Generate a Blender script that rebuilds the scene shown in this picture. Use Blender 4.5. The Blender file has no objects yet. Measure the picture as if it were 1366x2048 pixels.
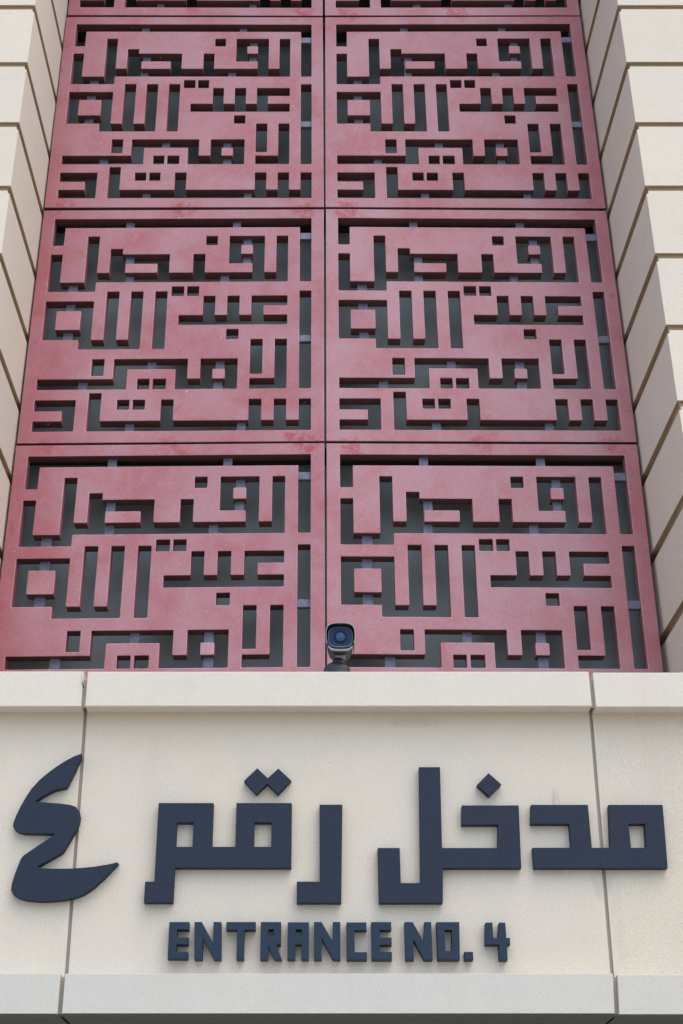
import bpy, bmesh, math, random
from mathutils import Matrix, Vector
R = math.radians
random.seed(4)
scene = bpy.context.scene
COL = scene.collection

# ------------------------------------------------------------------ camera
cam_d = bpy.data.cameras.new('camera'); cam = bpy.data.objects.new('camera', cam_d); COL.objects.link(cam)
cam.location = (0, 0, 1.6); cam.rotation_euler = (R(90 + 28.17), 0, 0)
cam_d.sensor_fit = 'VERTICAL'; cam_d.sensor_height = 36.0; cam_d.lens = 2775.0 / 2048 * 36.0
cam_d.shift_x = 48.0 / 2048; cam_d.clip_start = 0.05; cam_d.clip_end = 2000
scene.camera = cam

# ------------------------------------------------------------------ light
SUN_EL, SUN_AZ = 70.0, 135.0          # azimuth from +Y towards +X: high, in front of the facade and to the right
w = bpy.data.worlds.new('World'); scene.world = w; w.use_nodes = True
nt = w.node_tree; nt.nodes.clear()
sky = nt.nodes.new('ShaderNodeTexSky'); sky.sky_type = 'NISHITA'; sky.sun_disc = False
sky.sun_elevation = R(SUN_EL); sky.sun_rotation = R(SUN_AZ); sky.air_density = 1.0; sky.dust_density = 4.0; sky.ozone_density = 1.0
bg = nt.nodes.new('ShaderNodeBackground'); bg.inputs['Strength'].default_value = 0.15
wo = nt.nodes.new('ShaderNodeOutputWorld')
nt.links.new(sky.outputs[0], bg.inputs['Color']); nt.links.new(bg.outputs[0], wo.inputs['Surface'])
sd = bpy.data.lights.new('sun', 'SUN'); sun = bpy.data.objects.new('sun', sd); COL.objects.link(sun)
sd.energy = 0.8; sd.angle = R(100); sd.color = (1.0, 0.94, 0.86)
dv = Vector((math.cos(R(SUN_EL)) * math.sin(R(SUN_AZ)), math.cos(R(SUN_EL)) * math.cos(R(SUN_AZ)), math.sin(R(SUN_EL))))
sun.rotation_euler = dv.to_track_quat('Z', 'Y').to_euler(); sun.location = dv * 30
scene.view_settings.view_transform = 'Standard'; scene.view_settings.look = 'None'
scene.view_settings.gamma = 1; scene.view_settings.exposure = 0.97; scene.view_settings.use_curve_mapping = False

# ------------------------------------------------------------------ materials
class N:
    """small node-graph helper"""
    def __init__(s, name):
        s.m = bpy.data.materials.new(name); s.m.use_nodes = True; s.t = s.m.node_tree
        s.b = s.t.nodes['Principled BSDF']; s.p = s.t.nodes.new('ShaderNodeNewGeometry').outputs['Position']
    def link(s, a, b): s.t.links.new(a, b)
    def set(s, node, i, v):
        if isinstance(v, bpy.types.NodeSocket): s.link(v, node.inputs[i])
        elif v is not None: node.inputs[i].default_value = v
    def math(s, op, a, b=None, c=None, clamp=False):
        n = s.t.nodes.new('ShaderNodeMath'); n.operation = op; n.use_clamp = clamp
        s.set(n, 0, a); s.set(n, 1, b); s.set(n, 2, c); return n.outputs[0]
    def noise(s, scale, detail=4, rough=.6, vec=None, dist=0.0):
        n = s.t.nodes.new('ShaderNodeTexNoise'); n.inputs['Scale'].default_value = scale
        n.inputs['Detail'].default_value = detail; n.inputs['Roughness'].default_value = rough
        n.inputs['Distortion'].default_value = dist; s.link(vec or s.p, n.inputs['Vector']); return n.outputs['Fac']
    def scaled(s, v, off=(0, 0, 0)):
        n = s.t.nodes.new('ShaderNodeVectorMath'); n.operation = 'MULTIPLY_ADD'
        s.link(s.p, n.inputs[0]); n.inputs[1].default_value = v; n.inputs[2].default_value = off; return n.outputs[0]
    def ramp(s, f, lo, hi):
        n = s.t.nodes.new('ShaderNodeMapRange'); n.interpolation_type = 'SMOOTHSTEP'
        s.link(f, n.inputs[0]); n.inputs[1].default_value = lo; n.inputs[2].default_value = hi; return n.outputs[0]
    def mix(s, f, a, b, mode='MIX'):
        n = s.t.nodes.new('ShaderNodeMix'); n.data_type = 'RGBA'; n.blend_type = mode
        s.set(n, 0, f); s.set(n, 6, a if isinstance(a, bpy.types.NodeSocket) else (*a, 1) if len(a) == 3 else a)
        s.set(n, 7, b if isinstance(b, bpy.types.NodeSocket) else (*b, 1)); return n.outputs[2]
    def xyz(s):
        n = s.t.nodes.new('ShaderNodeSeparateXYZ'); s.link(s.p, n.inputs[0]); return n.outputs
    def bump(s, h, strength, dist):
        n = s.t.nodes.new('ShaderNodeBump'); n.inputs['Strength'].default_value = strength; n.inputs['Distance'].default_value = dist
        s.link(h, n.inputs['Height']); s.link(n.outputs[0], s.b.inputs['Normal'])
    def done(s, col, rough=.8, metal=0.0, spec=.5):
        s.set(s.b, 'Base Color', col if isinstance(col, bpy.types.NodeSocket) else (*col, 1))
        s.set(s.b, 'Roughness', rough); s.b.inputs['Metallic'].default_value = metal
        s.b.inputs['Specular IOR Level'].default_value = spec; return s.m

def stone(name, base, warm, grain=.10, stain=False):
    n = N(name); x, y, z = n.xyz()
    big = n.noise(1.6, 5, .6); mid = n.noise(9, 4, .65); fine = n.noise(150, 3, .8); grit = n.noise(420, 2, .7)
    c = n.mix(n.ramp(big, .35, .68), base, warm)
    c = n.mix(n.math('MULTIPLY', n.ramp(mid, .45, .75), .22), c, tuple(v * .86 for v in base))
    # drip streaks, stretched down the face
    st = n.noise(7, 4, .6, n.scaled((1, .3, .07)))
    c = n.mix(n.math('MULTIPLY', n.ramp(st, .52, .8), .16), c, (base[0] * .74, base[1] * .71, base[2] * .64))
    g = n.math('ADD', n.math('MULTIPLY', n.math('SUBTRACT', fine, .5), grain * 5.0), n.math('MULTIPLY', n.math('SUBTRACT', grit, .5), grain * 5.5))
    gg = n.math('ADD', g, 1.0)
    v = n.t.nodes.new('ShaderNodeCombineColor')
    for i in range(3): n.link(gg, v.inputs[i])
    c = n.mix(1.0, c, v.outputs[0], 'MULTIPLY')
    oi = n.t.nodes.new('ShaderNodeObjectInfo'); hs = n.t.nodes.new('ShaderNodeHueSaturation'); n.link(c, hs.inputs['Color'])
    n.link(n.math('ADD', n.math('MULTIPLY', oi.outputs['Random'], .07), .965), hs.inputs['Value']); c = hs.outputs[0]
    if stain:
        # yellowed weather band below the coping, its lower edge broken up by noise
        d = n.math('SUBTRACT', 3.31, z)
        edge = n.math('ADD', d, n.math('MULTIPLY', n.math('SUBTRACT', n.noise(6, 5, .65, n.scaled((1, 1, .25))), .5), .22))
        c = n.mix(n.math('MULTIPLY', n.math('SUBTRACT', 1.0, n.ramp(edge, .0, .17)), .38), c, (.60, .50, .36))
        for (sx, sz, rx, rz, k, col) in ((.823, 2.985, .014, .045, .55, (.20, .20, .24)), (.955, 2.70, .035, .055, .30, (.25, .23, .2)),
                                         (.80, 2.735, .07, .012, .22, (.28, .26, .23)), (1.0, 2.60, .02, .2, .14, (.3, .28, .25)),
                                         (.35, 3.27, .12, .02, .35, (.3, .26, .2))):
            a = n.math('DIVIDE', n.math('SUBTRACT', x, sx), rx); b = n.math('DIVIDE', n.math('SUBTRACT', z, sz), rz)
            r = n.math('ADD', n.math('MULTIPLY', a, a), n.math('MULTIPLY', b, b))
            f = n.math('SUBTRACT', 1.0, n.ramp(r, .0, 1.6))
            f = n.math('MULTIPLY', f, n.math('MULTIPLY', n.ramp(n.noise(60, 3, .7, n.scaled((1, 1, .25))), .25, .7), k))
            c = n.mix(f, c, col)
    # pin holes and tiny dark specks
    sp = n.noise(95, 1, .5, n.scaled((1, 1, 1), (3, 7, 1)))
    c = n.mix(n.math('MULTIPLY', n.ramp(sp, .79, .83), .5), c, (.2, .19, .17))
    n.bump(n.math('ADD', fine, n.math('MULTIPLY', grit, .7)), .35, .0015)
    return n.done(c, .88, spec=.25)

M = {}
M['wall_stone'] = stone('sign_wall_stone', (.60, .566, .487), (.625, .578, .472), stain=True)
M['cap_stone'] = stone('coping_stone', (.65, .623, .55), (.66, .63, .535), .06)
M['band_stone'] = stone('lower_band_stone', (.56, .56, .515), (.575, .565, .51), .06)
M['pier_stone'] = stone('pier_stone', (.64, .605, .52), (.655, .605, .50), .09)
M['joint'] = stone('joint_mortar', (.33, .26, .165), (.36, .285, .18), .06)
M['sealant'] = stone('joint_sealant', (.36, .325, .28), (.40, .36, .31), .06)
M['paving'] = stone('paving_concrete', (.30, .285, .25), (.33, .31, .27), .06)

def lattice_mat(name, base, pale, red, k_red=1.0, arris=False):
    n = N(name); x, y, z = n.xyz()
    cloud = n.noise(2.3, 6, .62, dist=.4); mott = n.noise(14, 5, .65); fine = n.noise(150, 3, .8); grit = n.noise(430, 2, .7)
    c = n.mix(n.ramp(cloud, .34, .66), base, pale)
    c = n.mix(n.math('MULTIPLY', n.ramp(mott, .42, .66), .45), c, pale)
    bloom = n.noise(5.5, 5, .7, n.scaled((1, 1, .6), (4, 2, 9)))
    c = n.mix(n.math('MULTIPLY', n.ramp(bloom, .60, .80), .45), c, (pale[0] * 1.08, pale[1] * 1.25, pale[2] * 1.22))
    # unfaded red: towards the sheltered outer sides, in blotches beside the panel seams
    ax = n.math('ABSOLUTE', n.math('SUBTRACT', x, .042))
    side = n.ramp(n.math('ADD', ax, n.math('MULTIPLY', n.math('SUBTRACT', n.noise(3.0, 4, .6), .5), .55)), 1.22, 1.80)
    fz = n.math('PINGPONG', n.math('SUBTRACT', z, 5.293), .7775)
    seam = n.math('SUBTRACT', 1.0, n.ramp(fz, .02, .085))
    # touched-up patches around the three fixings along each seam
    wob = n.math('MULTIPLY', n.math('SUBTRACT', n.noise(9, 5, .7, n.scaled((1, 1, 1), (1.7, 0, .4))), .5), .24)
    d = None
    for c0 in (.125, .80, 1.475):
        e = n.math('ABSOLUTE', n.math('SUBTRACT', ax, c0)); d = e if d is None else n.math('MINIMUM', d, e)
    blot = n.math('SUBTRACT', 1.0, n.ramp(n.math('ADD', d, wob), .035, .085))
    seam = n.math('SUBTRACT', 1.0, n.ramp(n.math('ADD', fz, wob), .03, .07))
    patchy = n.ramp(n.noise(1.9, 2, .5, n.scaled((1, 1, 1), (5, 0, 2))), .30, .52)
    f = n.math('MULTIPLY', n.math('MULTIPLY', seam, blot), patchy)
    f = n.math('MAXIMUM', n.math('MULTIPLY', n.math('MULTIPLY', f, n.ramp(n.noise(22, 4, .75), .34, .58)), .8 * k_red), n.math('MULTIPLY', side, .55 * k_red))
    spots = n.ramp(n.noise(8.5, 5, .72, n.scaled((1, 1, .7), (9, 1, 3)), .6), .63, .74)
    f = n.math('MAXIMUM', f, n.math('MULTIPLY', spots, .33 * k_red))
    f = n.math('MAXIMUM', f, n.math('MULTIPLY', n.math('MULTIPLY', side, n.ramp(n.noise(7, 5, .72), .52, .62)), 1.0 * k_red))
    c = n.mix(f, c, red)
    g = n.math('ADD', n.math('MULTIPLY', n.math('SUBTRACT', fine, .5), .8), n.math('MULTIPLY', n.math('SUBTRACT', grit, .5), .9))
    gg = n.math('ADD', g, 1.0); v = n.t.nodes.new('ShaderNodeCombineColor')
    for i in range(3): n.link(gg, v.inputs[i])
    c = n.mix(1.0, c, v.outputs[0], 'MULTIPLY')
    # chalky runs: thin pale streaks down the face
    run = n.noise(13, 4, .7, n.scaled((1, 1, .05), (3, 3, 3)))
    c = n.mix(n.math('MULTIPLY', n.ramp(run, .60, .76), n.math('MULTIPLY', n.ramp(n.noise(2.6, 3, .6), .42, .62), .34)), c, (pale[0] * 1.12, pale[1] * 1.35, pale[2] * 1.3))
    oi = n.t.nodes.new('ShaderNodeObjectInfo')
    hs = n.t.nodes.new('ShaderNodeHueSaturation'); n.link(c, hs.inputs['Color'])
    n.link(n.math('ADD', n.math('MULTIPLY', oi.outputs['Random'], .10), .95), hs.inputs['Value'])
    n.link(n.math('ADD', n.math('MULTIPLY', oi.outputs['Random'], -.12), 1.06), hs.inputs['Saturation']); c = hs.outputs[0]
    chip = n.noise(34, 1, .5, n.scaled((1.6, 1, .6), (2, 5, 8)))
    c = n.mix(n.ramp(chip, .815, .83), c, (.7, .66, .66))
    n.bump(n.math('ADD', fine, n.math('MULTIPLY', mott, .6)), .3, .0012)
    return n.done(c, .75, spec=.3)
M['lattice'] = lattice_mat('faded_red_lattice', (.385, .158, .182), (.42, .235, .275), (.36, .075, .085))
M['lattice_arris'] = lattice_mat('worn_lattice_edge', (.44, .21, .25), (.56, .37, .43), (.44, .14, .16), .7)
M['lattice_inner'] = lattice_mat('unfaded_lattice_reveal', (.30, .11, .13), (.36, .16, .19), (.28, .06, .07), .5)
M['lattice_under'] = lattice_mat('shaded_lattice_underside', (.078, .038, .034), (.09, .046, .042), (.08, .03, .03), .4)  # downward faces: their shade is put into a darker base colour

def plain(name, col, rough=.6, metal=0., var=.12, spec=.5, sc=60):
    n = N(name); f = n.noise(sc, 4, .7); q = n.noise(sc * 6, 2, .7)
    c = n.mix(n.ramp(n.math('MULTIPLY', n.math('ADD', f, q), .5), .3, .7), tuple(v * (1 - var) for v in col), tuple(min(1, v * (1 + var)) for v in col))
    n.bump(q, .15, .0008)
    return n.done(c, rough, metal, spec)
M['letter'] = plain('navy_painted_metal', (.0145, .025, .046), .62, var=.2, spec=.25, sc=80)
M['letter_small'] = plain('slate_blue_painted_metal', (.015, .033, .060), .62, var=.2, spec=.25, sc=80)
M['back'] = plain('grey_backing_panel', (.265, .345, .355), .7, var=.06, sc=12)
M['back_dark'] = plain('shade_toned_backing_panel', (.17, .23, .235), .7, var=.06, sc=12)  # top backing panel: shade behind the upper row painted in as darker colour
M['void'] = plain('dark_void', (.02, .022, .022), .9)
M['ledge'] = plain('dark_ledge_metal', (.03, .036, .036), .8)
M['soffit'] = plain('dark_soffit_panel', (.14, .175, .15), .7, var=.08, sc=20)
M['bracket'] = plain('galvanised_bracket', (.125, .142, .20), .5, .15, .35, sc=30)
M['cam_dark'] = plain('camera_housing_dark', (.018, .024, .028), .45, var=.1)
M['cam_white'] = plain('camera_pale_trim', (.36, .37, .38), .4, var=.06)
M['cam_blue'] = plain('camera_front_glass', (.006, .034, .09), .3, var=.15, spec=.2)
M['cam_lens'] = plain('camera_lens_glass', (.032, .075, .18), .5, var=.25, spec=.2)
M['cam_ring'] = plain('camera_lens_ring', (.006, .012, .035), .5, spec=.15)
M['cam_label'] = plain('camera_rating_label', (.34, .38, .38), .5, var=.25, sc=300)
M['twig'] = plain('dry_twig', (.05, .05, .035), .9)

# ------------------------------------------------------------------ builders
def link_mesh(name, me, mats, parent=None):
    o = bpy.data.objects.new(name, me); COL.objects.link(o)
    for m in (mats if isinstance(mats, (list, tuple)) else [mats]):
        if len(me.materials) < len(mats if isinstance(mats, (list, tuple)) else [mats]): me.materials.append(m)
    if parent: o.parent = parent; me.transform(Matrix.Translation(-parent.matrix_basis.translation))
    return o
def tag(o, label, cat, group=None):
    o['label'] = label; o['category'] = cat
    if group: o['group'] = group
    return o
def thing(name, loc, label, cat, group=None):
    o = bpy.data.objects.new(name, None); o.empty_display_size = .1; COL.objects.link(o); o.location = loc
    return tag(o, label, cat, group)
def single(o, base):
    """a thing that is one mesh: put its origin at its base"""
    o.data.transform(Matrix.Translation(-Vector(base))); o.location = base; return o
def bm_mesh(name, bm):
    bmesh.ops.recalc_face_normals(bm, faces=bm.faces)
    me = bpy.data.meshes.new(name); bm.to_mesh(me); bm.free(); return me
def box_bm(x0, x1, y0, y1, z0, z1, bev=0.0, bm=None, top_dx=(0, 0)):
    bm2 = bmesh.new()
    vs = [bm2.verts.new((x, y, z)) for z in (z0, z1) for y in (y0, y1) for x in (x0, x1)]
    vs[4].co.x += top_dx[0]; vs[6].co.x += top_dx[0]; vs[5].co.x += top_dx[1]; vs[7].co.x += top_dx[1]
    for f in ((0, 2, 3, 1), (4, 5, 7, 6), (0, 1, 5, 4), (2, 6, 7, 3), (0, 4, 6, 2), (1, 3, 7, 5)): bm2.faces.new([vs[i] for i in f])
    if bev: bmesh.ops.bevel(bm2, geom=list(bm2.edges), offset=bev, segments=2, affect='EDGES', profile=.6)
    return bm2
def box(name, x0, x1, y0, y1, z0, z1, m, parent=None, bev=0.0, top_dx=(0, 0)):
    return link_mesh(name, bm_mesh(name, box_bm(x0, x1, y0, y1, z0, z1, bev, None, top_dx)), m, parent)
def plate(name, polys, yf, thick, bev):
    """polygon with holes in the facade plane, front face at Y = yf, real thickness and softened arrises"""
    cu = bpy.data.curves.new(name, 'CURVE'); cu.dimensions = '2D'; cu.fill_mode = 'BOTH'
    cu.extrude = thick / 2 - bev; cu.bevel_depth = bev; cu.bevel_resolution = 1; cu.offset = -bev
    for p in polys:
        s = cu.splines.new('POLY'); s.points.add(len(p) - 1)
        for i, (a, b) in enumerate(p): s.points[i].co = (a, b, 0, 1)
        s.use_cyclic_u = True
    t = bpy.data.objects.new('tmp', cu); COL.objects.link(t)
    me = bpy.data.meshes.new_from_object(t.evaluated_get(bpy.context.evaluated_depsgraph_get())); bpy.data.objects.remove(t)
    me.name = name; me.materials.clear()
    bm = bmesh.new(); bm.from_mesh(me); bmesh.ops.remove_doubles(bm, verts=bm.verts, dist=1e-5); bm.to_mesh(me); bm.free()
    me.transform(Matrix(((1, 0, 0, 0), (0, 0, -1, yf + thick / 2), (0, 1, 0, 0), (0, 0, 0, 1))))
    for f in me.polygons: f.use_smooth = False
    return me
def plate3(name, polys, yf, thick, bev, mats, parent=None):
    """front / arris / reveal faces get the three materials"""
    me = plate(name, polys, yf, thick, bev)
    for m in mats: me.materials.append(m)
    for f in me.polygons:
        n = f.normal
        f.material_index = 0 if abs(n.y) > .98 else (1 if abs(n.y) > .25 and n.y < 0 and f.center.y < yf + bev * 1.2 else 2)
    o = bpy.data.objects.new(name, me); COL.objects.link(o)
    if parent: o.parent = parent; me.transform(Matrix.Translation(-parent.location))
    return o
def lathe_bm(profile, center, seg=32, axis='Z'):
    bm = bmesh.new(); rings = []
    for r, h in profile:
        ring = []
        for i in range(seg):
            a = 2 * math.pi * i / seg
            if axis == 'Z': co = (center[0] + r * math.cos(a), center[1] + r * math.sin(a), center[2] + h)
            else: co = (center[0] + r * math.cos(a), center[1] + h, center[2] + r * math.sin(a))
            ring.append(bm.verts.new(co))
        rings.append(ring)
    for a, b in zip(rings, rings[1:]):
        for i in range(seg): bm.faces.new((a[i], a[(i + 1) % seg], b[(i + 1) % seg], b[i]))
    bm.faces.new(rings[0]); bm.faces.new(list(reversed(rings[-1])))
    return bm
def squircle(cx, cz, hw, hh, e, n=48, a0=0, a1=2 * math.pi, closed=True):
    pts = []
    for i in range(n if closed else n + 1):
        a = a0 + (a1 - a0) * i / n; c, s = math.cos(a), math.sin(a)
        pts.append((cx + hw * math.copysign(abs(c) ** e, c), cz + hh * math.copysign(abs(s) ** e, s)))
    return pts
def loft_bm(sections, cap=True):
    """sections: (Y, [(x, z)...]) of equal length"""
    bm = bmesh.new(); rings = [[bm.verts.new((x, y, z)) for x, z in pts] for y, pts in sections]
    n = len(rings[0])
    for a, b in zip(rings, rings[1:]):
        for i in range(n): bm.faces.new((a[i], a[(i + 1) % n], b[(i + 1) % n], b[i]))
    if cap: bm.faces.new(rings[0]); bm.faces.new(list(reversed(rings[-1])))
    return bm
def smooth(o, ang=40):
    for f in o.data.polygons: f.use_smooth = True
    try: o.data.set_sharp_from_angle(angle=R(ang))
    except Exception: pass
    return o

# ------------------------------------------------------------------ ground
g = link_mesh('ground', bm_mesh('ground', box_bm(-400, 400, -400, 400, -.8, -.30)), M['paving']); g['kind'] = 'structure'

# ------------------------------------------------------------------ piers
DP = 5.46                                    # pier front plane
COURSE, Z0, GRV = .4335, 7.682, .033
def pier(side, xin_front, xin_back, xout, lean, label):
    t = thing('stone_pier', ((xin_front + xout) / 2, DP, -.30), label, 'pier')
    s = side; LIN = .011                       # at the reveal each course is cut a little lower than on the face
    for k in range(-6, 17):
        zt = Z0 - COURSE * k; zb = zt - COURSE + GRV; j = random.uniform(-.0012, .0012)
        sh = lean * ((zt + zb) / 2 - 6.5)
        bm = bmesh.new(); rows = []
        for y, xi in ((DP + j, xin_front + sh), (6.40, xin_back + sh)):
            rows.append([bm.verts.new(c) for c in ((xi, y, zb), (xout, y, zb), (xout, y, zt), (xi + s * LIN, y, zt), (xi + s * LIN, y, zt - .019), (xi, y, zt - .019))])
        bm.faces.new(rows[0]); bm.faces.new(rows[1])
        for i in range(6): bm.faces.new((rows[0][i], rows[0][(i + 1) % 6], rows[1][(i + 1) % 6], rows[1][i]))
        bmesh.ops.recalc_face_normals(bm, faces=bm.faces)
        bmesh.ops.bevel(bm, geom=list(bm.edges), offset=.0020, segments=2, affect='EDGES', profile=.6)
        o = link_mesh('stone_block', bm_mesh('stone_block', bm), [M['pier_stone'], M['joint']], t)
        for f in o.data.polygons:
            if f.normal.z < -.9: f.material_index = 1
    a, b = sorted((xin_front + s * .017, xout - s * .02))
    box('joint_backing', a, b, DP + .016, 6.38, -.30, 10.28, M['joint'], t)
pier(-1, -1.5675, -1.5625, -3.1, 0.0, 'cream coursed stone pier left of the red lattice, with brown horizontal joints')
pier(1, 1.6735, 1.6515, 3.15, -.0045, 'cream coursed stone pier right of the red lattice, its inner side in shade')

# ------------------------------------------------------------------ wall behind the lattice
DL, TL = 6.14, .065
rw = thing('recess_wall', (.04, 6.34, 3.2), 'flat grey wall behind the openings of the red lattice', 'wall')
SEAMS = [8.388, 6.853, 5.294]
for z0, z1 in ((3.0, SEAMS[2] - .02), (SEAMS[2] + .01, SEAMS[1] - .02), (SEAMS[1] + .01, SEAMS[0] - .02)):
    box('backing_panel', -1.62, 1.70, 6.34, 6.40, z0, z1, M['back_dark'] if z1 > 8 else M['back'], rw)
for z in SEAMS: box('ledge', -1.60, 1.68, 6.208, 6.39, z - .018, z + .006, M['ledge'], rw)
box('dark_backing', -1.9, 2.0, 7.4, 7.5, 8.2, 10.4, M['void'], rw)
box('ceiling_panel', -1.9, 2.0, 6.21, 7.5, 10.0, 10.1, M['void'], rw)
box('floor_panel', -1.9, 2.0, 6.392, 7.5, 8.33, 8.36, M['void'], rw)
box('lintel_block', -1.56, 1.65, 5.50, 6.40, 10.12, 10.28, M['pier_stone'], rw)

# ------------------------------------------------------------------ the eight lattice panels (u to the right, v down, 0..1)
HOLES = [
  [(0.0425,0.0416), (0.0425,0.165), (0.0837,0.165), (0.0837,0.0833), (0.9157,0.0833), (0.9157,0.3313), (0.9562,0.3313), (0.9562,0.0416)],
  [(0.0425,0.2056), (0.0837,0.2056), (0.0837,0.3313), (0.1671,0.3313), (0.1671,0.1231), (0.2088,0.1231), (0.2088,0.2889), (0.2505,0.2889), (0.2505,0.1808), (0.2939,0.1808), (0.2939,0.2056), (0.46,0.2056), (0.46,0.2889), (0.5423,0.2889), (0.5423,0.2056), (0.5845,0.2056), (0.5845,0.2889), (0.7501,0.2889), (0.7501,0.2486), (0.667,0.2486), (0.667,0.1231), (0.7921,0.1231), (0.7921,0.2889), (0.8331,0.2889), (0.8331,0.1231), (0.8742,0.1231), (0.8742,0.3313), (0.2088,0.3313), (0.2088,0.3725), (0.0425,0.3725)],
  [(0.5845,0.1231), (0.6258,0.1231), (0.6258,0.165), (0.5845,0.165)],
  [(0.0425,0.4144), (0.2088,0.4144), (0.2088,0.5812), (0.2505,0.5812), (0.2505,0.3725), (0.2939,0.3725), (0.2939,0.5812), (0.3339,0.5812), (0.3339,0.3725), (0.3767,0.3725), (0.3767,0.6213), (0.1671,0.6213), (0.1671,0.5812), (0.0425,0.5812)],
  [(0.4178,0.3725), (0.46,0.3725), (0.46,0.6213), (0.4178,0.6213)],
  [(0.4728,0.3508), (0.5167,0.3508), (0.5167,0.3933), (0.4728,0.3933)],
  [(0.5264,0.3508), (0.5683,0.3508), (0.5683,0.3933), (0.5264,0.3933)],
  [(0.5022,0.477), (0.5845,0.477), (0.5845,0.3933), (0.6258,0.3933), (0.6258,0.477), (0.667,0.477), (0.667,0.3933), (0.7094,0.3933), (0.7094,0.477), (0.7501,0.477), (0.7501,0.3933), (0.8742,0.3933), (0.8742,0.4359), (0.7921,0.4359), (0.7921,0.477), (0.8742,0.477), (0.8742,0.5191), (0.5022,0.5191)],
  [(0.667,0.5381), (0.7094,0.5381), (0.7094,0.5812), (0.667,0.5812)],
  [(0.9157,0.3725), (0.9562,0.3725), (0.9562,0.7879), (0.9157,0.7879)],
  [(0.7501,0.5812), (0.7921,0.5812), (0.7921,0.7272), (0.7501,0.7272)],
  [(0.8331,0.5812), (0.8742,0.5812), (0.8742,0.7879), (0.7501,0.7879), (0.7501,0.7452), (0.8331,0.7452)],
  [(0.22,0.6625), (0.262,0.6625), (0.262,0.7323), (0.22,0.7323)],
  [(0.2939,0.6625), (0.5423,0.6625), (0.5423,0.7452), (0.5845,0.7452), (0.5845,0.6625), (0.7094,0.6625), (0.7094,0.7879), (0.5022,0.7879), (0.5022,0.7055), (0.3411,0.7055), (0.3411,0.7879), (0.0425,0.7879), (0.0425,0.7452), (0.2939,0.7452)],
  [(0.3767,0.7452), (0.4178,0.7452), (0.4178,0.7879), (0.3767,0.7879)],
  [(0.4283,0.7452), (0.4728,0.7452), (0.4728,0.7879), (0.4283,0.7879)],
  [(0.0425,0.8299), (0.1784,0.8299), (0.1784,0.9555), (0.0425,0.9555), (0.0425,0.9146), (0.1356,0.9146), (0.1356,0.8747), (0.0425,0.8747)],
  [(0.22,0.8024), (0.262,0.8024), (0.262,0.9146), (0.46,0.9146), (0.46,0.8299), (0.5022,0.8299), (0.5022,0.9146), (0.7501,0.9146), (0.7501,0.8299), (0.7921,0.8299), (0.7921,0.9146), (0.8331,0.9146), (0.8331,0.8299), (0.8742,0.8299), (0.8742,0.9146), (0.9157,0.9146), (0.9157,0.8299), (0.9562,0.8299), (0.9562,0.9555), (0.22,0.9555)],
  [(0.3146,0.8299), (0.3561,0.8299), (0.3561,0.8702), (0.3146,0.8702)],
  [(0.3666,0.8299), (0.4079,0.8299), (0.4079,0.8702), (0.3666,0.8702)]
]
FLOATS = [
  [(0.3067,0.2486), (0.4178,0.2486), (0.4178,0.2889), (0.3067,0.2889)],
  [(0.7094,0.165), (0.7501,0.165), (0.7501,0.2056), (0.7094,0.2056)],
  [(0.0837,0.4569), (0.1671,0.4569), (0.1671,0.5381), (0.0837,0.5381)],
  [(0.6258,0.7055), (0.667,0.7055), (0.667,0.7452), (0.6258,0.7452)]
]
BRK = [(.296, .325, .042, .083), (.675, .704, .042, .083), (.110, .143, .331, .373), (.306, .335, .206, .249), (.306, .334, .289, .331),
       (.637, .666, .289, .331), (.715, .744, .123, .165), (.715, .743, .206, .249), (.110, .142, .414, .457), (.110, .142, .538, .581),
       (.175, .206, .745, .788), (.407, .436, .663, .706), (.632, .661, .663, .706), (.632, .662, .745, .788), (.347, .376, .915, .955), (.712, .740, .915, .955)]
HBR = [(.916, .956, .100, .128), (.916, .956, .556, .583)]
CORN = {   # corners (x, z): top left, top right, bottom right, bottom left - each panel hangs a touch out of true
 (0, 'L'): [(-1.552, 9.930), (.032, 9.926), (.0325, 8.3873), (-1.5535, 8.3934)], (0, 'R'): [(.0465, 9.926), (1.628, 9.930), (1.6300, 8.389), (.0465, 8.3873)],
 (1, 'L'): [(-1.5570, 8.3745), (.0325, 8.3710), (.0360, 6.8573), (-1.5540, 6.8535)], (1, 'R'): [(.0475, 8.3710), (1.6305, 8.3780), (1.6392, 6.8485), (.0460, 6.8573)],
 (2, 'L'): [(-1.5540, 6.8340), (.0355, 6.8430), (.0350, 5.3055), (-1.5510, 5.2915)], (2, 'R'): [(.0480, 6.8430), (1.6404, 6.8295), (1.6471, 5.2985), (.0460, 5.3047)],
 (3, 'L'): [(-1.5515, 5.2755), (.0355, 5.2915), (.0350, 3.724), (-1.5520, 3.708)], (3, 'R'): [(.0470, 5.2915), (1.6471, 5.2845), (1.6330, 3.712), (.0455, 3.724)]}
ROWN = {0: 'topmost, cut off by the edge', 1: 'third up from the coping',
        2: 'second up from the coping', 3: 'lowest, right behind the coping'}
BEV = .0028
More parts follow.
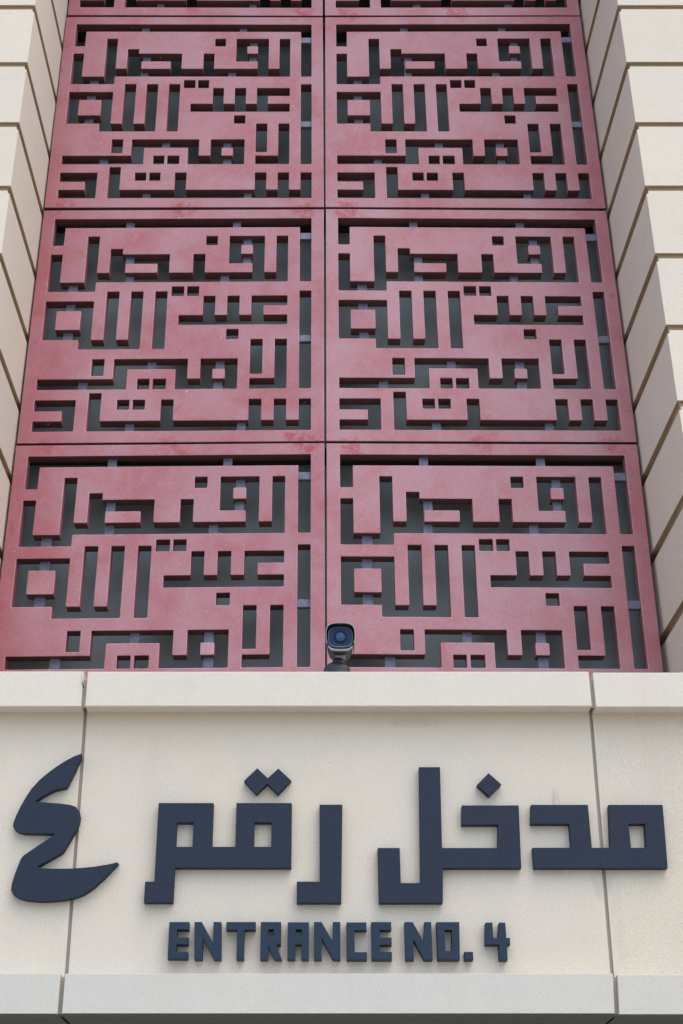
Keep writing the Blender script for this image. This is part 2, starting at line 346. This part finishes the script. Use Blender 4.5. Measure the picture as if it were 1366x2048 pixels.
def screen_mesh(polys, inside_only):
    """one panel in (u, v): a grid of cells with the openings left out, thickened, arrises bevelled"""
    us = sorted({0.0, 1.0} | {p[0] for h in polys for p in h}) if not inside_only else sorted({p[0] for h in polys for p in h})
    vs = sorted({0.0, 1.0} | {p[1] for h in polys for p in h}) if not inside_only else sorted({p[1] for h in polys for p in h})
    def inside(h, x, y):
        r = False
        for i in range(len(h)):
            (x1, y1), (x2, y2) = h[i], h[i - 1]
            if (y1 > y) != (y2 > y) and x < (x2 - x1) * (y - y1) / (y2 - y1) + x1: r = not r
        return r
    bm = bmesh.new(); V = {}
    def vt(i, j):
        if (i, j) not in V: V[(i, j)] = bm.verts.new((us[i] * 1.59, 0, -vs[j] * 1.545))
        return V[(i, j)]
    for i in range(len(us) - 1):
        for j in range(len(vs) - 1):
            c = ((us[i] + us[i + 1]) / 2, (vs[j] + vs[j + 1]) / 2)
            hit = any(inside(h, *c) for h in polys)
            if hit == inside_only: bm.faces.new((vt(i, j), vt(i, j + 1), vt(i + 1, j + 1), vt(i + 1, j)))
    bmesh.ops.recalc_face_normals(bm, faces=bm.faces)
    if sum(f.normal.y for f in bm.faces) > 0: bmesh.ops.reverse_faces(bm, faces=bm.faces)
    front = list(bm.faces)
    r = bmesh.ops.extrude_face_region(bm, geom=front, use_keep_orig=True)
    nv = [g_ for g_ in r['geom'] if isinstance(g_, bmesh.types.BMVert)]
    for v_ in nv: v_.co.y += TL
    bmesh.ops.recalc_face_normals(bm, faces=bm.faces)
    ed = [e for e in bm.edges if len(e.link_faces) == 2 and abs(e.link_faces[0].normal.dot(e.link_faces[1].normal)) < .5 and min(v_.co.y for v_ in e.verts) < .001]
    ed = [e for e in ed if max(v_.co.y for v_ in e.verts) < .001 or True]
    ed = [e for e in ed if abs(e.verts[0].co.y - e.verts[1].co.y) < .001 or abs(e.verts[0].co.y - e.verts[1].co.y) > .01]
    bmesh.ops.bevel(bm, geom=ed, offset=BEV, segments=1, affect='EDGES', profile=.6)
    me = bpy.data.meshes.new('openwork'); bm.to_mesh(me); bm.free()
    for m in lat_m: me.materials.append(m)
    for f in me.polygons:
        n = f.normal
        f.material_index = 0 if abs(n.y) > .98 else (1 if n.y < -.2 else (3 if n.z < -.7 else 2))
    return me
def warped(me, W, yf, loc):
    me = me.copy()
    for v_ in me.vertices:
        x, z = W(v_.co.x / 1.59, -v_.co.z / 1.545); v_.co = (x - loc[0], v_.co.y + yf - loc[1], z - loc[2])
    return me
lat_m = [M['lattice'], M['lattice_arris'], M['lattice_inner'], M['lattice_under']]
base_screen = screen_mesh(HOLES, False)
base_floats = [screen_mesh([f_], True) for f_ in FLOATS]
for (row, side), C in CORN.items():
    def W(u, v, C=C):
        return tuple(((C[0][i] * (1 - u) + C[1][i] * u) * (1 - v) + (C[3][i] * (1 - u) + C[2][i] * u) * v) for i in (0, 1))
    t = thing('lattice_panel', (C[3][0], DL, C[3][1]),
              'pink-red square Kufic openwork panel, %s column, %s' % ({'L': 'left', 'R': 'right'}[side], ROWN[row]),
              'lattice panel', 'red Kufic lattice panels in two columns')
    off = random.uniform(-.0015, .0015)
    for nm, me in [('openwork_screen', base_screen)] + [('loose_block', f_) for f_ in base_floats]:
        o = bpy.data.objects.new(nm, warped(me, W, DL + off, t.location)); COL.objects.link(o); o.parent = t
    for (u0, u1, v0, v1) in BRK:
        if row == 0 and v1 < .7: continue
        j = random.uniform(-.003, .003)
        (xa, za), (xb, zb) = W(u0 + j, v0 - .02), W(u1 + j, v1 + .02)
        ya = DL + .034 + random.uniform(-.002, .002)
        box('bracket', xa, xb, ya, ya + .008, zb, za, M['bracket'], t)
    if row > 0:
        for (u0, u1, v0, v1) in HBR:
            (xa, za), (xb, zb) = W(u0 - .012, v0), W(u1 + .012, v1)
            box('bracket', xa, xb, DL + .024, DL + .050, zb, za, M['bracket'], t)

# ------------------------------------------------------------------ entrance canopy with the sign wall
DW, DC = 4.70, 4.6354
cp = thing('entrance_canopy', (.07, DC, 2.27), 'cream stone canopy wall carrying the navy lettering, with projecting coping and lower band', 'canopy')
XL, XR = -3.1, 3.15
def joint_pieces(name, y0, y1, z0, z1, jl, jr, gap, m, bev):
    """three stones; jl, jr = (x at bottom, x at top) of the two joints"""
    g2 = gap / 2
    box(name, XL, jl[0] - g2, y0, y1, z0, z1, m, cp, bev, (0, jl[1] - jl[0]))
    box(name, jl[0] + g2, jr[0] - g2, y0, y1, z0 + .0008, z1 - .0010, m, cp, bev, (jl[1] - jl[0], jr[1] - jr[0]))
    box(name, jr[0] + g2, XR, y0 + .001, y1, z0 - .0015, z1 - .004, m, cp, bev, (jr[1] - jr[0], 0))
joint_pieces('coping_stone', DC, DC + .24, 3.3052, 3.4372, (-.8273, -.8272), (.9748, .9752), .0145, M['cap_stone'], .003)
joint_pieces('wall_slab', DW, DW + .0095, 2.385, 3.3150, (-.8187, -.8272), (.9607, .9744), .0115, M['wall_stone'], .0015)
joint_pieces('band_stone', DC, DC + .09, 2.2755, 2.3990, (-.8190, -.8192), (.9510, .9573), .0150, M['band_stone'], .0015)
for xa, xb in ((XL, -.824), (-.814, .948), (.958, XR)): box('soffit_panel', xa, xb, DC + .004, 6.30, 2.2640 + .008, 2.2732, M['soffit'], cp)
for jx in (-.8273, .9750):
    box('joint_strip', jx - .012, jx + .012, DC + .016, DC + .022, 3.307, 3.412, M['sealant'], cp)
for jx in (-.8191, .9542):
    box('joint_strip', jx - .013, jx + .013, DC + .020, DC + .026, 2.278, 2.390, M['sealant'], cp)
box('core', XL + .01, XR - .01, DW + .010, 5.452, 2.30, 3.385, M['sealant'], cp)
box('core', -1.555, 1.645, 5.453, 6.13, 2.30, 3.384, M['sealant'], cp)
box('jamb', XL + .005, -1.62, 4.72, 6.38, -.30, 2.2635, M['wall_stone'], cp)
box('jamb', 1.72, XR - .005, 4.72, 6.38, -.30, 2.2635, M['wall_stone'], cp)
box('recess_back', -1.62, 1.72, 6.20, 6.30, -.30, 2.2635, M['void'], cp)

# ------------------------------------------------------------------ lettering
AR = {
 'four': [[(-0.8251,3.1447), (-0.8512,3.1345), (-0.8803,3.1174), (-0.9091,3.0972), (-0.9374,3.0740), (-0.9642,3.0483), (-0.9879,3.0179), (-1.0048,2.9870), (-1.0196,2.9544), (-1.0305,2.9251), (-1.0371,2.9026), (-1.0379,2.8875), (-1.0315,2.8766), (-1.0181,2.8682), (-0.9955,2.8634), (-0.9597,2.8622), (-0.8912,2.8622), (-0.9162,2.8430), (-0.9385,2.8274), (-0.9690,2.8048), (-0.9911,2.7888), (-0.9999,2.7770), (-1.0043,2.7622), (-1.0143,2.7270), (-1.0218,2.6920), (-1.0220,2.6717), (-1.0129,2.6573), (-0.9973,2.6475), (-0.9674,2.6394), (-0.9204,2.6354), (-0.8798,2.6366), (-0.8394,2.6406), (-0.8050,2.6481), (-0.7796,2.6584), (-0.7491,2.6793), (-0.7163,2.7106), (-0.6891,2.7410), (-0.6699,2.7622), (-0.6743,2.7652), (-0.7079,2.7575), (-0.7487,2.7510), (-0.7955,2.7463), (-0.8424,2.7440), (-0.8894,2.7440), (-0.9249,2.7457), (-0.9419,2.7504), (-0.8982,2.7758), (-0.8646,2.7965), (-0.8581,2.8036), (-0.8413,2.8364), (-0.8235,2.8724), (-0.8137,2.8984), (-0.8115,2.9227), (-0.8172,2.9422), (-0.8292,2.9556), (-0.8490,2.9624), (-0.8855,2.9673), (-0.9279,2.9703), (-0.9705,2.9746), (-0.9423,2.9956), (-0.9077,3.0141), (-0.8663,3.0247), (-0.8612,3.0359), (-0.8437,3.0802), (-0.8252,3.1301)]],
 'qafmim': [[(-0.5456,2.9688), (-0.3568,2.9688), (-0.3568,2.8177), (-0.2782,2.8177), (-0.2782,2.9688), (-0.0881,2.9688), (-0.0881,2.7465), (-0.4797,2.7465), (-0.4797,2.6314), (-0.5764,2.6314), (-0.5764,2.7008), (-0.5456,2.7008)], [(-0.4797,2.9005), (-0.4232,2.9005), (-0.4232,2.8177), (-0.4797,2.8177)], [(-0.2150,2.9005), (-0.1567,2.9005), (-0.1567,2.8177), (-0.2150,2.8177)]],
 'twodots': [[(-0.2091,3.0922), (-0.1726,3.0564), (-0.1360,3.0909), (-0.0911,3.0483), (-0.1366,2.9993), (-0.1734,3.0371), (-0.2102,2.9993), (-0.2543,3.0471)]],
 'ra': [[(0.0071,2.9630), (0.0854,2.9630), (0.0791,2.6303), (-0.0690,2.6303), (-0.0690,2.7007), (0.0071,2.7007)]],
 'khalam': [[(0.3529,3.0960), (0.4260,3.0960), (0.4214,2.8137), (0.6093,2.8137), (0.6159,2.8929), (0.4910,2.8929), (0.4955,2.9605), (0.6905,2.9605), (0.6846,2.7457), (0.4214,2.7457), (0.4159,2.6303), (0.2037,2.6303), (0.2037,2.8137), (0.2783,2.8137), (0.2783,2.6961), (0.3438,2.6961)]],
 'dot': [[(0.5936,3.0746), (0.6355,3.0346), (0.5913,2.9925), (0.5512,3.0321)]],
 'mimdal': [[(0.7332,2.9624), (0.9282,2.9624), (0.9282,2.8145), (0.9905,2.8145), (0.9994,2.9624), (1.1848,2.9624), (1.1768,2.7457), (0.7271,2.7457), (0.7271,2.8145), (0.8585,2.8145), (0.8585,2.8957), (0.7271,2.8957)], [(1.0607,2.8957), (1.1164,2.8957), (1.1122,2.8145), (1.0607,2.8145)]],
}
EN = [
 ('E', [[(-0.4878,2.5670), (-0.4225,2.5670), (-0.4225,2.5424), (-0.4609,2.5424), (-0.4609,2.5177), (-0.4225,2.5177), (-0.4225,2.4944), (-0.4609,2.4944), (-0.4609,2.4719), (-0.4225,2.4719), (-0.4225,2.4494), (-0.4878,2.4494)]]),
 ('N', [[(-0.4049,2.5670), (-0.3806,2.5670), (-0.3423,2.5016), (-0.3423,2.5670), (-0.3168,2.5670), (-0.3137,2.4470), (-0.3373,2.4470), (-0.3754,2.5142), (-0.3754,2.4470), (-0.4007,2.4470)]]),
 ('T', [[(-0.2999,2.5670), (-0.2037,2.5670), (-0.2037,2.5416), (-0.2397,2.5416), (-0.2397,2.4470), (-0.2638,2.4470), (-0.2638,2.5416), (-0.2999,2.5416)]]),
 ('R', [[(-0.1865,2.5670), (-0.1198,2.5670), (-0.1198,2.4944), (-0.1348,2.4944), (-0.1157,2.4470), (-0.1402,2.4470), (-0.1610,2.4890), (-0.1610,2.4470), (-0.1865,2.4470)], [(-0.1610,2.5428), (-0.1440,2.5428), (-0.1440,2.5205), (-0.1610,2.5205)]]),
 ('A', [[(-0.0979,2.5661), (-0.0281,2.5661), (-0.0281,2.4470), (-0.0523,2.4470), (-0.0523,2.4944), (-0.0720,2.4944), (-0.0720,2.4470), (-0.0979,2.4470)], [(-0.0720,2.5424), (-0.0523,2.5424), (-0.0523,2.5184), (-0.0720,2.5184)]]),
 ('N', [[(-0.0113,2.5670), (0.0135,2.5670), (0.0505,2.5037), (0.0505,2.5670), (0.0750,2.5670), (0.0750,2.4470), (0.0505,2.4470), (0.0135,2.5154), (0.0135,2.4470), (-0.0113,2.4470)]]),
 ('C', [[(0.0956,2.5659), (0.1611,2.5659), (0.1611,2.5398), (0.1213,2.5398), (0.1213,2.4708), (0.1611,2.4708), (0.1611,2.4461), (0.0956,2.4461)]]),
 ('E', [[(0.1769,2.5668), (0.2426,2.5668), (0.2426,2.5407), (0.2035,2.5407), (0.2035,2.5173), (0.2426,2.5173), (0.2426,2.4931), (0.2035,2.4931), (0.2035,2.4717), (0.2426,2.4717), (0.2426,2.4461), (0.1769,2.4461)]]),
 ('N', [[(0.2865,2.5668), (0.3136,2.5668), (0.3474,2.5043), (0.3519,2.5668), (0.3745,2.5668), (0.3745,2.4461), (0.3474,2.4461), (0.3136,2.5117), (0.3136,2.4461), (0.2865,2.4461)]]),
 ('O', [[(0.3915,2.5668), (0.4669,2.5668), (0.4633,2.4461), (0.3915,2.4461)], [(0.4171,2.5407), (0.4408,2.5407), (0.4377,2.4742), (0.4171,2.4742)]]),
 ('dot', [[(0.4793,2.4717), (0.5071,2.4717), (0.5071,2.4461), (0.4793,2.4461)]]),
 ('4', [[(0.5533,2.5651), (0.5761,2.5651), (0.5761,2.5160), (0.5923,2.5160), (0.5979,2.5651), (0.6186,2.5651), (0.6186,2.5160), (0.6301,2.5160), (0.6301,2.4942), (0.6186,2.4942), (0.6186,2.4452), (0.5923,2.4452), (0.5923,2.4942), (0.5483,2.4942)]]),
]

ARL = {'four': ('raised_numeral', 'large navy curved Arabic-Indic numeral four at the left end of the sign', 'numeral'),
       'qafmim': ('raised_letter', 'navy joined Arabic letters qaf and mim with two square eyes, below the double diamond', 'letter'),
       'twodots': ('raised_dots', 'navy pair of joined diamond dots above the qaf', 'letter dots'),
       'ra': ('raised_letter', 'navy Arabic letter ra, plain hooked stroke left of the tall lam', 'letter'),
       'khalam': ('raised_letter', 'navy joined Arabic letters kha and lam with the tallest upright of the sign', 'letter'),
       'dot': ('raised_dot', 'single navy diamond dot above the kha', 'letter dot'),
       'mimdal': ('raised_letter', 'navy joined Arabic letters mim and dal crossing the right wall joint', 'letter')}
for k, (nm, lab, cat) in ARL.items():
    o = plate3(nm, AR[k], DW - .028, .030, .0012, [M['letter']] * 3)
    zs = [p[1] for p in AR[k][0]]; xs = [p[0] for p in AR[k][0]]
    single(o, ((min(xs) + max(xs)) / 2, DW, min(zs))); tag(o, lab, cat, 'raised navy Arabic sign lettering')
ENL = ['raised slate-blue capital E that begins the word ENTRANCE', 'raised slate-blue capital N between the first E and the T of ENTRANCE',
       'raised slate-blue capital T in ENTRANCE', 'raised slate-blue capital R with slanted leg in ENTRANCE', 'raised slate-blue square capital A in ENTRANCE',
       'raised slate-blue capital N between the A and C of ENTRANCE', 'raised slate-blue capital C in ENTRANCE', 'raised slate-blue capital E that ends the word ENTRANCE',
       'raised slate-blue capital N of the abbreviation NO.', 'raised slate-blue squared capital O of the abbreviation NO.',
       'small slate-blue square full stop after NO', 'raised slate-blue numeral 4 at the right end of the English line']
for (k, polys), lab in zip(EN, ENL):
    nm = 'raised_full_stop' if k == 'dot' else 'raised_numeral' if k == '4' else 'raised_letter'
    o = plate3(nm, polys, DW - .036, .038, .0016, [M['letter_small']] * 3)
    zs = [p[1] for p in polys[0]]; xs = [p[0] for p in polys[0]]
    single(o, ((min(xs) + max(xs)) / 2, DW, min(zs))); tag(o, lab, {'dot': 'full stop', '4': 'numeral'}.get(k, 'letter'), 'raised English sign lettering')

# ------------------------------------------------------------------ surveillance camera on the coping
CX, CZ, FY = .0838, 3.596, 4.70
sc_ = thing('security_camera', (.074, 4.78, 3.437), 'dark bullet security camera with blue lens and pale hood rim standing on the coping', 'camera')
def prt(name, bm, m, sm=True, parent=None):
    par = parent or sc_
    me = bm_mesh(name, bm); o = bpy.data.objects.new(name, me); COL.objects.link(o); me.materials.append(m)
    me.transform(Matrix.Translation(-sc_.location)); o.parent = par
    return smooth(o) if sm else o
sq = lambda hw, hh, e=.62, dz=0: squircle(CX, CZ + dz, hw, hh, e)
prt('housing', loft_bm([(FY + .004, sq(.0445, .0400)), (FY + .0005, sq(.0462, .0418)), (FY + .010, sq(.0480, .0455, .62, -.002)), (FY + .085, sq(.0470, .0455, .7, -.002)),
                        (FY + .135, sq(.0430, .0415, .8, 0)), (FY + .152, sq(.034, .032, .9, .003)), (FY + .158, sq(.018, .017, .9, .006))][1:]), M['cam_dark'])
def ring(y0, y1, o_, i_):
    bm = bmesh.new(); n = len(o_)
    A = [bm.verts.new((x, y0, z)) for x, z in o_]; B = [bm.verts.new((x, y0, z)) for x, z in i_]
    Cc = [bm.verts.new((x, y1, z)) for x, z in i_]; D = [bm.verts.new((x, y1, z)) for x, z in o_]
    for P_, Q_ in ((A, B), (B, Cc), (Cc, D), (D, A)):
        for i in range(n): bm.faces.new((P_[i], P_[(i + 1) % n], Q_[(i + 1) % n], Q_[i]))
    return bm
prt('bezel', ring(FY - .003, FY + .004, sq(.0452, .0398), sq(.0428, .0372)), M['bracket'])
prt('front_glass', loft_bm([(FY - .0012, sq(.0427, .0371)), (FY + .003, sq(.0427, .0371))]), M['cam_blue'], False)
prt('lens_ring', lathe_bm([(.0165, -.0040), (.0245, -.0036), (.0250, .0), (.0250, .004)], (CX, FY, CZ), 40, 'Y'), M['cam_ring'])
prt('lens', lathe_bm([(.002, -.0085), (.010, -.0075), (.0165, -.0055), (.0178, -.002)], (CX, FY, CZ), 40, 'Y'), M['cam_lens'])
# hood: arch shell over top and sides
def hood(y0, y1, t, hw, hh, cut0, cut1):
    bm = bmesh.new(); rows = []
    for y, a in ((y0, cut0), (y0 + .02, cut0), ((y0 + y1) / 2, (cut0 + cut1) / 2), (y1, cut1)):
        o_ = squircle(CX, CZ, hw, hh, .62, 40, R(-a), R(180 + a), False); i_ = squircle(CX, CZ, hw - t, hh - t, .62, 40, R(-a), R(180 + a), False)
        rows.append([bm.verts.new((x, y, z)) for x, z in o_] + [bm.verts.new((x, y, z)) for x, z in reversed(i_)])
    n = len(rows[0])
    for a, b in zip(rows, rows[1:]):
        for i in range(n): bm.faces.new((a[i], a[(i + 1) % n], b[(i + 1) % n], b[i]))
    for r_ in (rows[0], rows[-1]):
        for i in range(n // 2 - 1): bm.faces.new((r_[i], r_[i + 1], r_[n - 2 - i], r_[n - 1 - i]))
    return bm
prt('hood', hood(FY - .022, FY + .135, .0022, .0532, .0478, 28, 8), M['cam_dark'])
prt('hood_rim', hood(FY - .0235, FY - .0215, .0016, .0538, .0484, 30, 30), M['cam_white'])
lo_ = [p for p in squircle(CX, CZ - .0035, .0484, .0452, .62, 40, R(208), R(332), False)]; li_ = [p for p in squircle(CX, CZ - .0035, .0470, .0432, .62, 40, R(208), R(332), False)]
bm = bmesh.new(); fr = [[bm.verts.new((x, y, z)) for x, z in P_] for y, P_ in ((FY - .001, li_), (FY - .001, lo_), (FY + .006, [(x, z - .0012) for x, z in lo_]), (FY + .012, [(x, z - .0016) for x, z in lo_]))]
for a, b in zip(fr, fr[1:]):
    for i in range(len(a) - 1): bm.faces.new((a[i], a[i + 1], b[i + 1], b[i]))
prt('chin_trim', bm, M['cam_white'])
prt('rating_label', box_bm(CX - .019, CX + .019, FY + .060, FY + .100, CZ - .0490, CZ - .0440), M['cam_label'], False)
prt('neck', lathe_bm([(.020, .0), (.020, .03), (.016, .036), (.016, .05)], (.076, 4.79, 3.508), 28), M['cam_dark'])
prt('swivel_ball', lathe_bm([(.010, -.022), (.020, -.016), (.026, -.004), (.026, .004), (.020, .014), (.010, .02)], (.078, 4.79, 3.528), 28), M['cam_dark'])
prt('base', lathe_bm([(.050, .0), (.050, .056), (.0485, .066), (.043, .076), (.034, .083), (.022, .086)], (.0715, 4.785, 3.4372), 40), M['cam_dark'])

# ------------------------------------------------------------------ small things on the coping
bm = bmesh.new()
def tube(bm, pts, r):
    prev = None
    for i, p in enumerate(pts):
        rr = r * (1 - .5 * i / (len(pts) - 1)); ring_ = [bm.verts.new((p[0] + rr * math.cos(a), p[1] + rr * math.sin(a) * .8, p[2] + rr * .3 * math.sin(a))) for a in (0, 1.26, 2.51, 3.77, 5.03)]
        if prev:
            for k in range(5): bm.faces.new((prev[k], prev[(k + 1) % 5], ring_[(k + 1) % 5], ring_[k]))
        else: bm.faces.new(ring_)
        prev = ring_
    bm.faces.new(list(reversed(prev)))
yy = DC - .003
tube(bm, [(-.830, yy + .006, 3.374), (-.832, yy, 3.383), (-.8345, yy - .002, 3.392), (-.8375, yy - .002, 3.3965)], .0026)
tube(bm, [(-.834, yy - .001, 3.391), (-.8365, yy - .002, 3.3935), (-.840, yy - .002, 3.3935)], .0016)
tube(bm, [(-.8365, yy - .002, 3.395), (-.838, yy - .002, 3.405), (-.8395, yy - .001, 3.418), (-.840, yy, 3.432)], .0006)
o = link_mesh('twig', bm_mesh('twig', bm), M['twig'])
tag(single(o, (-.832, yy, 3.374)), 'tiny dark twig stuck in the left coping joint', 'twig')
